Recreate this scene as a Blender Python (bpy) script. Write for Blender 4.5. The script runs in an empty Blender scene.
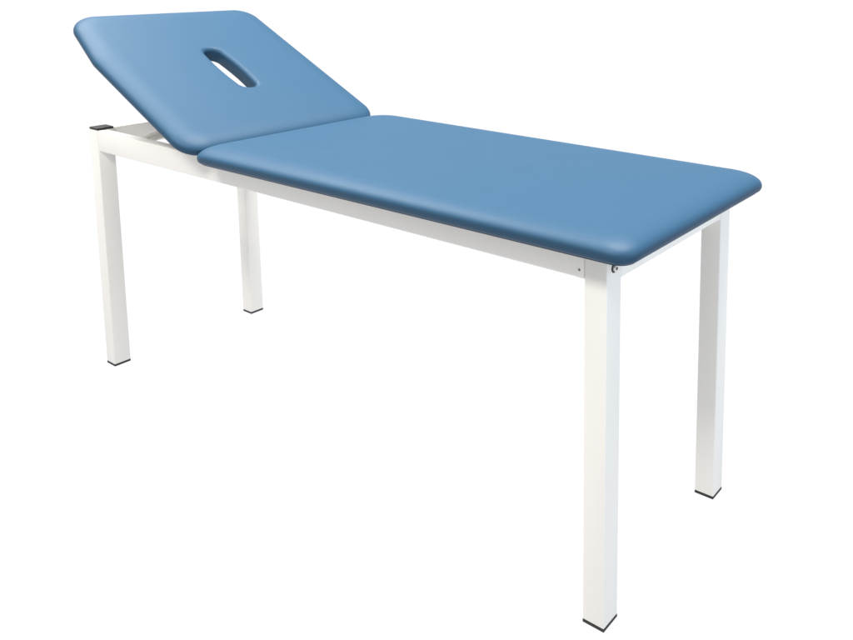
import bpy, bmesh, math
from mathutils import Matrix, Vector

scene = bpy.context.scene
COL = scene.collection
R = math.radians

# ------------------------------------------------------------------ dimensions (metres)
S = 0.05            # square leg tube
L = 1.9313          # outside length of the frame
W = 0.5406          # outside width of the frame
TOP = 0.7760        # top of the tubes
BOT = 0.7110        # underside of the rails
RAIL = 0.030        # rail tube width
TILT = R(25.0)      # head section

# ------------------------------------------------------------------ materials
def new_mat(name):
    m = bpy.data.materials.new(name)
    m.use_nodes = True
    nt = m.node_tree
    return m, nt, nt.nodes['Principled BSDF']

def node(nt, kind, **kw):
    n = nt.nodes.new(kind)
    for k, v in kw.items():
        n.inputs[k].default_value = v
    return n

def mat_vinyl():
    m, nt, b = new_mat('blue_vinyl')
    tc = nt.nodes.new('ShaderNodeTexCoord')
    # very soft dye variation
    n1 = node(nt, 'ShaderNodeTexNoise', Scale=9.0, Detail=3.0)
    nt.links.new(tc.outputs['Object'], n1.inputs['Vector'])
    mix = nt.nodes.new('ShaderNodeMix'); mix.data_type = 'RGBA'
    mix.inputs['A'].default_value = VINYL_A
    mix.inputs['B'].default_value = VINYL_B
    nt.links.new(n1.outputs['Fac'], mix.inputs['Factor'])
    nt.links.new(mix.outputs['Result'], b.inputs['Base Color'])
    # leather-like grain: cells + fine noise
    vo = node(nt, 'ShaderNodeTexVoronoi', Scale=620.0)
    nt.links.new(tc.outputs['Object'], vo.inputs['Vector'])
    b1 = node(nt, 'ShaderNodeBump', Strength=0.10, Distance=0.0008)
    nt.links.new(vo.outputs['Distance'], b1.inputs['Height'])
    # slack in the foam: broad, shallow
    n2 = node(nt, 'ShaderNodeTexNoise', Scale=7.0, Detail=2.0)
    nt.links.new(tc.outputs['Object'], n2.inputs['Vector'])
    b2 = node(nt, 'ShaderNodeBump', Strength=0.10, Distance=0.004)
    nt.links.new(n2.outputs['Fac'], b2.inputs['Height'])
    nt.links.new(b1.outputs['Normal'], b2.inputs['Normal'])
    nt.links.new(b2.outputs['Normal'], b.inputs['Normal'])
    n3 = node(nt, 'ShaderNodeTexNoise', Scale=30.0, Detail=4.0)
    nt.links.new(tc.outputs['Object'], n3.inputs['Vector'])
    mr = node(nt, 'ShaderNodeMapRange')
    mr.inputs['To Min'].default_value = 0.44
    mr.inputs['To Max'].default_value = 0.52
    nt.links.new(n3.outputs['Fac'], mr.inputs['Value'])
    nt.links.new(mr.outputs['Result'], b.inputs['Roughness'])
    b.inputs['Specular IOR Level'].default_value = 0.15
    return m

def mat_paint():
    m, nt, b = new_mat('white_powder_coat')
    tc = nt.nodes.new('ShaderNodeTexCoord')
    n1 = node(nt, 'ShaderNodeTexNoise', Scale=14.0, Detail=4.0)
    nt.links.new(tc.outputs['Object'], n1.inputs['Vector'])
    mix = nt.nodes.new('ShaderNodeMix'); mix.data_type = 'RGBA'
    mix.inputs['A'].default_value = (0.752, 0.735, 0.692, 1)
    mix.inputs['B'].default_value = (0.772, 0.757, 0.716, 1)
    nt.links.new(n1.outputs['Fac'], mix.inputs['Factor'])
    nt.links.new(mix.outputs['Result'], b.inputs['Base Color'])
    n2 = node(nt, 'ShaderNodeTexNoise', Scale=450.0, Detail=2.0)
    nt.links.new(tc.outputs['Object'], n2.inputs['Vector'])
    bp = node(nt, 'ShaderNodeBump', Strength=0.08, Distance=0.0006)
    nt.links.new(n2.outputs['Fac'], bp.inputs['Height'])
    nt.links.new(bp.outputs['Normal'], b.inputs['Normal'])
    b.inputs['Roughness'].default_value = 0.38
    return m

def mat_simple(name, col, rough, metal=0.0, scale=200.0, strength=0.1):
    m, nt, b = new_mat(name)
    b.inputs['Base Color'].default_value = (*col, 1)
    b.inputs['Metallic'].default_value = metal
    tc = nt.nodes.new('ShaderNodeTexCoord')
    n = node(nt, 'ShaderNodeTexNoise', Scale=scale, Detail=3.0)
    nt.links.new(tc.outputs['Object'], n.inputs['Vector'])
    mr = node(nt, 'ShaderNodeMapRange')
    mr.inputs['To Min'].default_value = max(0.02, rough - 0.08)
    mr.inputs['To Max'].default_value = rough + 0.08
    nt.links.new(n.outputs['Fac'], mr.inputs['Value'])
    nt.links.new(mr.outputs['Result'], b.inputs['Roughness'])
    bp = node(nt, 'ShaderNodeBump', Strength=strength, Distance=0.0005)
    nt.links.new(n.outputs['Fac'], bp.inputs['Height'])
    nt.links.new(bp.outputs['Normal'], b.inputs['Normal'])
    return m

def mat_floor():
    # added translucent floor, lit from below so it stays white and shadowless
    m = bpy.data.materials.new('backlit_white_sheet')
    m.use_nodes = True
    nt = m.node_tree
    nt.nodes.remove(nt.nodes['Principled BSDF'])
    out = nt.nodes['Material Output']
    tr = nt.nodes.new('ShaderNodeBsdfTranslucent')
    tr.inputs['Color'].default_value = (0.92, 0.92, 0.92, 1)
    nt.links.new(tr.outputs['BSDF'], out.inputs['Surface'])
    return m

VINYL_A = (0.0192, 0.0582, 0.1062, 1)
VINYL_B = (0.0206, 0.0608, 0.1096, 1)
M_VINYL = mat_vinyl()
M_PAINT = mat_paint()
M_BLACK = mat_simple('black_plastic', (0.015, 0.015, 0.015), 0.62)
M_STEEL = mat_simple('polished_steel', (0.62, 0.62, 0.62), 0.18, 1.0)
M_SOCKET = mat_simple('dark_recess', (0.02, 0.02, 0.02), 0.6)
M_RIVET = mat_simple('dark_rivet', (0.16, 0.15, 0.14), 0.5)
M_PAD_SHADE = mat_simple('under_pad_shade', (0.016, 0.034, 0.065), 0.7)  # dark colour imitates the shade line under the pads
M_ZINC = mat_simple('grey_strut_steel', (0.40, 0.39, 0.36), 0.42, 0.0)
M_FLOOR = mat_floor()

# ------------------------------------------------------------------ mesh helpers
def link(name, bm, mat, parent=None, smooth=True, angle=35):
    me = bpy.data.meshes.new(name)
    bmesh.ops.recalc_face_normals(bm, faces=bm.faces)
    bm.to_mesh(me); bm.free()
    for p in me.polygons:
        p.use_smooth = smooth
    if smooth and angle:
        me.set_sharp_from_angle(angle=R(angle))
    me.materials.append(mat)
    o = bpy.data.objects.new(name, me)
    COL.objects.link(o)
    if parent:
        o.parent = parent
    return o

def box(bm, lo, hi, bev=0.0, seg=3, matrix=None):
    v = [bm.verts.new((x, y, z)) for x in (lo[0], hi[0]) for y in (lo[1], hi[1]) for z in (lo[2], hi[2])]
    f = [(0, 1, 3, 2), (4, 6, 7, 5), (0, 4, 5, 1), (2, 3, 7, 6), (0, 2, 6, 4), (1, 5, 7, 3)]
    faces = [bm.faces.new([v[i] for i in q]) for q in f]
    if bev:
        edges = list({e for fc in faces for e in fc.edges})
        r = bmesh.ops.bevel(bm, geom=edges, offset=bev, segments=seg, profile=0.5, affect='EDGES')
        v = list({w for fc in r['faces'] for w in fc.verts} | {w for w in v if w.is_valid})
    if matrix is not None:
        bmesh.ops.transform(bm, matrix=matrix, verts=[w for w in v if w.is_valid])

def disc(bm, centre, axis, r, depth, seg=32, bev=0.0):
    """capped cylinder from centre along axis"""
    rot = Vector((0, 0, 1)).rotation_difference(Vector(axis)).to_matrix().to_4x4()
    mt = Matrix.Translation(centre) @ rot @ Matrix.Translation((0, 0, depth / 2))
    r_ = bmesh.ops.create_cone(bm, cap_ends=True, segments=seg, radius1=r, radius2=r, depth=depth, matrix=mt)
    if bev:
        top = (mt @ Vector((0, 0, depth / 2)))
        ax = Vector(axis).normalized()
        es = [e for e in {e for v in r_['verts'] for e in v.link_edges}
              if all(abs((v.co - top).dot(ax)) < 1e-6 for v in e.verts)]
        bmesh.ops.bevel(bm, geom=es, offset=bev, segments=2, profile=0.5, affect='EDGES')

NC, NSX, NSY = 14, 40, 18
def outline(x0, x1, y0, y1, r):
    """rounded rectangle, fixed number of points; r = radii for (x0,y0),(x1,y0),(x1,y1),(x0,y1)"""
    lim = 0.5 * min(x1 - x0, y1 - y0) * 0.98
    r = [min(q, lim) for q in r]
    cs = [(x0 + r[0], y0 + r[0], 180), (x1 - r[1], y0 + r[1], 270), (x1 - r[2], y1 - r[2], 0), (x0 + r[3], y1 - r[3], 90)]
    pts = []
    for k in range(4):
        cx, cy, a0 = cs[k]
        arc = [(cx + r[k] * math.cos(R(a0 + 90 * i / NC)), cy + r[k] * math.sin(R(a0 + 90 * i / NC))) for i in range(NC + 1)]
        pts += arc
        nx, ny, a1 = cs[(k + 1) % 4]
        rn = r[(k + 1) % 4]
        b = (nx + rn * math.cos(R(a1)), ny + rn * math.sin(R(a1)))
        n = NSX if k in (0, 2) else NSY
        for i in range(1, n):
            t = i / n
            pts.append((arc[-1][0] * (1 - t) + b[0] * t, arc[-1][1] * (1 - t) + b[1] * t))
    return pts

def taper(pts, tp):
    """small hand-cut irregularity of the slab outline: tp maps a point to a point"""
    return [tp(a, b) for a, b in pts] if tp else pts

def seat_cut(a, b):
    t = (a - 0.69) / 1.32
    w = (b + 0.062) / 0.643             # 0 at the near edge, 1 at the far edge
    return a, b - 0.006 * (1 - t) * (1 - w) - 0.017 * t * w

def head_cut(a, b):
    t = max(0.0, min(1.2, (a - 0.49) / 0.247))
    w = max(0.0, (b + 0.555) / 0.626)   # 1 at the near edge
    return a, b - 0.037 * t * w ** 3

def slot_outline(hx, hy, hl, hw, g, bow=0.008):
    p = outline(hx - hl / 2 - g, hx + hl / 2 + g, hy - hw / 2 - g, hy + hw / 2 + g, [hw / 2 + g - 0.002] * 4)
    out = []
    for a, b in p:
        t = max(0.0, math.cos(math.pi * (a - hx) / (hl + 2 * g)))
        out.append((a, b + (bow * t if b > hy else -bow * t)))
    return out

def cushion(rect, radii, thick, hole=None, bulge=0.009, roll=0.066, soft=0.045, crown=0.0025, tp=None):
    """upholstered slab: flat base, bulging side, rolled top edge, shallow crown;
    optional through slot (cx, cy, length, width)"""
    x0, x1, y0, y1 = rect
    bm = bmesh.new()
    rings = []
    def ring(d, z, extra):
        p = outline(x0 + d, x1 - d, y0 + d, y1 - d, [max(0.004, q - d + extra) for q in radii])
        p = taper(p, tp)
        rings.append([bm.verts.new((a, b, z)) for a, b in p])
        return rings[-1]
    zc = 0.40 * thick                   # height of the widest line
    ring(0.030, 0.0, 0.0)
    ring(0.006, 0.0, 0.0)
    ring(0.0015, 0.0012, 0.0)
    for i in range(0, 5):               # lower side, from base board out to the bulge
        t = i / 5
        ring(-bulge * math.sin(t * math.pi / 2), 0.003 + (zc - 0.003) * (1 - math.cos(t * math.pi / 2)) ** 0.8, soft * 0.25 * t)
    n = 16
    e = 2.0 / 2.25
    for i in range(n + 1):
        a = math.pi / 2 * i / n
        cx_, sx_ = math.cos(a) ** e if i < n else 0.0, math.sin(a) ** e
        d = -bulge + (roll + bulge) * (1 - cx_)
        z = zc + (thick - zc) * sx_
        ring(d, z, soft * (0.25 + 0.75 * i / n))
    last = [v.co.copy() for v in rings[-1]]
    if hole:
        hx, hy, hl, hw = hole
        rim = 0.0135
        def hring(g, z):
            return [Vector((a, b, z)) for a, b in slot_outline(hx, hy, hl, hw, g)]
        inner = hring(rim, thick + crown)
    else:
        cx, cy = (x0 + x1) / 2, (y0 + y1) / 2
        hl, hw = (x1 - x0) - (y1 - y0) * 0.9, 0.02
        inner = [Vector((a, b, thick + crown)) for a, b in outline(cx - hl / 2, cx + hl / 2, cy - hw / 2, cy + hw / 2, [0.008] * 4)]
    nb = 14
    for k in range(1, nb + 1):
        t = k / nb
        s_ = t * t * (3 - 2 * t)
        z = thick + crown * math.sin(t * math.pi / 2)
        row = []
        for a, b in zip(last, inner):
            row.append(bm.verts.new((a.x * (1 - t) + b.x * t, a.y * (1 - t) + b.y * t, z)))
        rings.append(row)
    if hole:
        for i in range(1, 9):           # rolled rim of the slot
            a = math.pi / 2 * i / 8
            rings.append([bm.verts.new(v) for v in hring(rim * (1 - math.sin(a)), thick + crown - rim * (1 - math.cos(a)))])
        rings.append([bm.verts.new(v) for v in hring(0.0, 0.004)])
        rings.append([bm.verts.new(v) for v in hring(0.003, 0.0)])
        rings.append(rings[0])
    m = len(rings[0])
    for a, b in zip(rings[:-1], rings[1:]):
        for i in range(m):
            j = (i + 1) % m
            bm.faces.new((a[i], a[j], b[j], b[i]))
    if not hole:
        bm.faces.new(rings[-1])
        bm.faces.new(list(reversed(rings[0])))
    return bm

# ------------------------------------------------------------------ the couch
couch = bpy.data.objects.new('treatment_table', None)
COL.objects.link(couch)
couch['label'] = 'blue padded treatment table on a white steel frame with its slotted head section raised'
couch['category'] = 'treatment table'

# legs: one tube each, black foot plug; the two head legs also show a black top plug
CAPH = 0.0065
def leg_mesh():
    bm = bmesh.new()
    box(bm, (0, 0, CAPH), (S, S, TOP), 0.0022, 3)
    return bm
def plug(z0, z1, g):
    bm = bmesh.new()
    box(bm, (g, g, z0), (S - g, S - g, z1), 0.0012, 2)
    return bm
leg0 = link('leg', leg_mesh(), M_PAINT, couch)
foot0 = link('foot_plug', plug(0.0, CAPH, -0.0003), M_BLACK, leg0)
top0 = link('top_plug', plug(TOP, TOP + 0.0068, 0.0002), M_BLACK, leg0)
for i, (x, y) in enumerate(((0, 0), (0, W - S), (L - S, 0), (L - S, W - S))):
    if i == 0:
        continue
    lg = leg0.copy(); COL.objects.link(lg); lg.parent = couch; lg.location = (x, y, 0)
    f = foot0.copy(); COL.objects.link(f); f.parent = lg
    if x == 0:
        f = top0.copy(); COL.objects.link(f); f.parent = lg

# rails, butted between the legs
RIN = 0.0006
for y0 in (RIN, W - RAIL - RIN):
    bm = bmesh.new()
    box(bm, (S, y0, BOT), (L - S, y0 + RAIL, TOP - 0.0004), 0.0022, 3)
    r = link('side_rail', bm, M_PAINT, couch)
    if y0 < 0.1:
        bm = bmesh.new()                # joint sleeve at the foot-end leg
        box(bm, (L - S - 0.0165, -0.0003, BOT + 0.0004), (L - S - 0.0005, y0 + 0.004, TOP - 0.003), 0.0007, 2)
        sl = link('joint_sleeve', bm, M_PAINT, r)
        bm = bmesh.new()
        disc(bm, (L - S - 0.0115, -0.0001, 0.7270), (0, -1, 0), 0.0026, 0.0007, 20, 0.0003)
        link('rivet', bm, M_RIVET, r)
for x0 in (RIN, L - RAIL - RIN):
    bm = bmesh.new()
    box(bm, (x0, S, BOT - 0.002), (x0 + RAIL, W - S, TOP - 0.0004), 0.0022, 3)
    link('end_rail', bm, M_PAINT, couch)

# socket-head bolt on the end face of the near foot leg
bm = bmesh.new()
disc(bm, (L, 0.0245, 0.7366), (1, 0, 0), 0.0094, 0.0012, 32, 0.0004)
bolt = link('bolt', bm, M_BLACK, couch)
bm = bmesh.new()
disc(bm, (L + 0.0011, 0.0245, 0.7366), (1, 0, 0), 0.0066, 0.0050, 28, 0.0010)
link('bolt_head', bm, M_STEEL, bolt)
bm = bmesh.new()
disc(bm, (L + 0.00605, 0.0245, 0.7366), (1, 0, 0), 0.0036, 0.0003, 6)
link('hex_socket', bm, M_SOCKET, bolt)

# seat section: upholstered pad over a base board coloured dark like shade
BOARD = 0.0016
def board(rect, radii, hole=None, tp=None):
    bm = bmesh.new()
    x0, x1, y0, y1 = rect
    g = 0.0045
    lo, hi = [], []
    pts = taper(outline(x0 + g, x1 - g, y0 + g, y1 - g, radii), tp)
    lo = [bm.verts.new((a, b, -BOARD)) for a, b in pts]
    hi = [bm.verts.new((a, b, 0.0006)) for a, b in pts]
    m = len(pts)
    for i in range(m):
        j = (i + 1) % m
        bm.faces.new((lo[i], lo[j], hi[j], hi[i]))
    if hole:
        q = slot_outline(*hole, 0.0035)
        li = [bm.verts.new((a, b, -BOARD)) for a, b in q]
        hi2 = [bm.verts.new((a, b, 0.0006)) for a, b in q]
        for i in range(m):
            j = (i + 1) % m
            bm.faces.new((li[j], li[i], hi2[i], hi2[j]))
            bm.faces.new((lo[j], lo[i], li[i], li[j]))
            bm.faces.new((hi[i], hi[j], hi2[j], hi2[i]))
    else:
        bm.faces.new(list(reversed(lo)))
        bm.faces.new(hi)
    return bm

SEAT = (0.690, 2.010, -0.062, 0.580)
SEAT_R = (0.050, 0.030, 0.052, 0.055)
seat = link('seat_pad', cushion(SEAT, SEAT_R, 0.0434, soft=0.042, tp=seat_cut), M_VINYL, couch, True, 60)
seat.location = (0, 0, TOP + 0.0012 + BOARD)
link('base_board', board(SEAT, SEAT_R, None, seat_cut), M_PAD_SHADE, seat)

# raised head section (built flat: local x runs up the slope)
# (local y points to the viewer, so the near edge is +0.060 and the far edge -0.570)
HEAD = (0.0, 0.738, -0.553, 0.077)
HEAD_R = (0.050, 0.046, 0.070, 0.055)
SLOT = (0.349, -0.250, 0.236, 0.048)
head = link('head_pad', cushion(HEAD, HEAD_R, 0.0434, hole=SLOT, soft=0.027, tp=head_cut), M_VINYL, couch, True, 60)
link('base_board', board(HEAD, HEAD_R, SLOT, head_cut), M_PAD_SHADE, head)
hx = Vector((-math.cos(TILT), 0, math.sin(TILT)))       # up the slope
hz = Vector((math.sin(TILT), 0, math.cos(TILT)))        # out of the cushion
hy = hz.cross(hx)                                        # towards the viewer (-y)
m = Matrix((hx, hy, hz)).transposed().to_4x4()
m.translation = (0.678, 0.0, 0.7850 + BOARD)
head.matrix_local = m

# ratchet struts that prop the head section
for yy in (0.090, W - 0.102):
    bm = bmesh.new()
    p0, p1 = Vector((0.034, yy, 0.7275 - 0.071 * 0.3267)), Vector((0.480, yy, 0.8500))
    d = p1 - p0
    mt = Matrix.Translation(p0) @ Matrix.Rotation(-math.atan2(d.z, d.x), 4, 'Y')
    box(bm, (0, 0, -0.013), (d.length, 0.012, 0.013), 0.0015, 2, mt)
    for k in (-0.0045, 0.0045):         # pressed ribs along the bar
        box(bm, (0.01, -0.0016, k - 0.0016), (d.length - 0.01, 0.0005, k + 0.0016), 0.0006, 2, mt)
    link('prop_strut', bm, M_ZINC, couch)

# ------------------------------------------------------------------ setting
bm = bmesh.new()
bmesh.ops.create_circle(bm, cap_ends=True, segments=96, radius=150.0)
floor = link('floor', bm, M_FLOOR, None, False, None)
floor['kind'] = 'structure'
floor['label'] = 'added white floor under the table, lit from below to show no shadows'

# ------------------------------------------------------------------ light
world = bpy.data.worlds.new('World')
scene.world = world
world.use_nodes = True
nt = world.node_tree
bg = nt.nodes['Background']
tc = nt.nodes.new('ShaderNodeTexCoord')
sep = nt.nodes.new('ShaderNodeSeparateXYZ')
nt.links.new(tc.outputs['Generated'], sep.inputs['Vector'])
ramp = nt.nodes.new('ShaderNodeValToRGB')
mr = nt.nodes.new('ShaderNodeMapRange')
mr.inputs['From Min'].default_value = -1.0
mr.inputs['From Max'].default_value = 1.0
nt.links.new(sep.outputs['Z'], mr.inputs['Value'])
nt.links.new(mr.outputs['Result'], ramp.inputs['Fac'])
el = ramp.color_ramp.elements
el[0].position = 0.0;  el[0].color = (0.995, 1.0, 1.04, 1)  # bright lower half, added to light the floor from below
el[1].position = 1.0;  el[1].color = (0.30, 0.31, 0.33, 1)
e = ramp.color_ramp.elements.new(0.50); e.color = (1.0, 1.0, 1.0, 1)
e = ramp.color_ramp.elements.new(0.58); e.color = (0.42, 0.43, 0.45, 1)
nt.links.new(ramp.outputs['Color'], bg.inputs['Color'])
bg.inputs['Strength'].default_value = 1.11

def softbox(name, loc, target, size, power, col):
    l = bpy.data.lights.new(name, 'AREA')
    l.shape = 'RECTANGLE'; l.size, l.size_y = size
    l.energy = power; l.color = col
    o = bpy.data.objects.new(name, l)
    COL.objects.link(o)
    o.location = loc
    d = Vector(target) - Vector(loc)
    o.rotation_euler = d.to_track_quat('-Z', 'Y').to_euler()
    return o
softbox('overhead_fill', (1.5, 1.1, 6.2), (1.0, 0.25, 0.8), (3.4, 2.3), 990, (1.0, 0.99, 0.975))  # added lamp, brightens the pad tops and spares the front faces
softbox('front_softbox', (1.5, -3.0, 4.2), (1.0, 0.2, 0.6), (2.4, 0.7), 163, (1.0, 0.945, 0.89))
softbox('side_softbox', (-2.7, 0.15, 5.2), (0.9, 0.25, 0.8), (3.6, 1.5), 375, (1.0, 0.985, 0.96))
softbox('foot_fill', (5.2, 0.4, 2.2), (1.8, 0.3, 0.5), (1.6, 1.6), 60, (0.62, 0.80, 1.0))  # added cool fill for the foot-end faces

# ------------------------------------------------------------------ camera
cam = bpy.data.cameras.new('camera')
cam.sensor_fit = 'HORIZONTAL'
cam.sensor_width = 36.0
cam.lens = 820.62 / 853 * 36
cam.shift_x = (426.5 - 586.9) / 853
cam.shift_y = (76.94 - 320) / 853
cam.clip_start = 0.05
cam.clip_end = 500
co = bpy.data.objects.new('camera', cam)
COL.objects.link(co)
rows = ((0.82733573, 0.56167905, 0.00567832), (0.08058395, -0.10868106, -0.99080505), (-0.55589731, 0.820186, -0.13517804))
m = Matrix.Identity(4)
for i in range(3):
    m[i][0] = rows[0][i]; m[i][1] = -rows[1][i]; m[i][2] = -rows[2][i]
    m[i][3] = (2.70871764, -1.21633669, 1.29402179)[i]
co.matrix_world = m
scene.camera = co

scene.view_settings.view_transform = 'Standard'
scene.view_settings.look = 'None'
scene.view_settings.exposure = 0.0
scene.view_settings.gamma = 1.0
scene.view_settings.use_curve_mapping = False
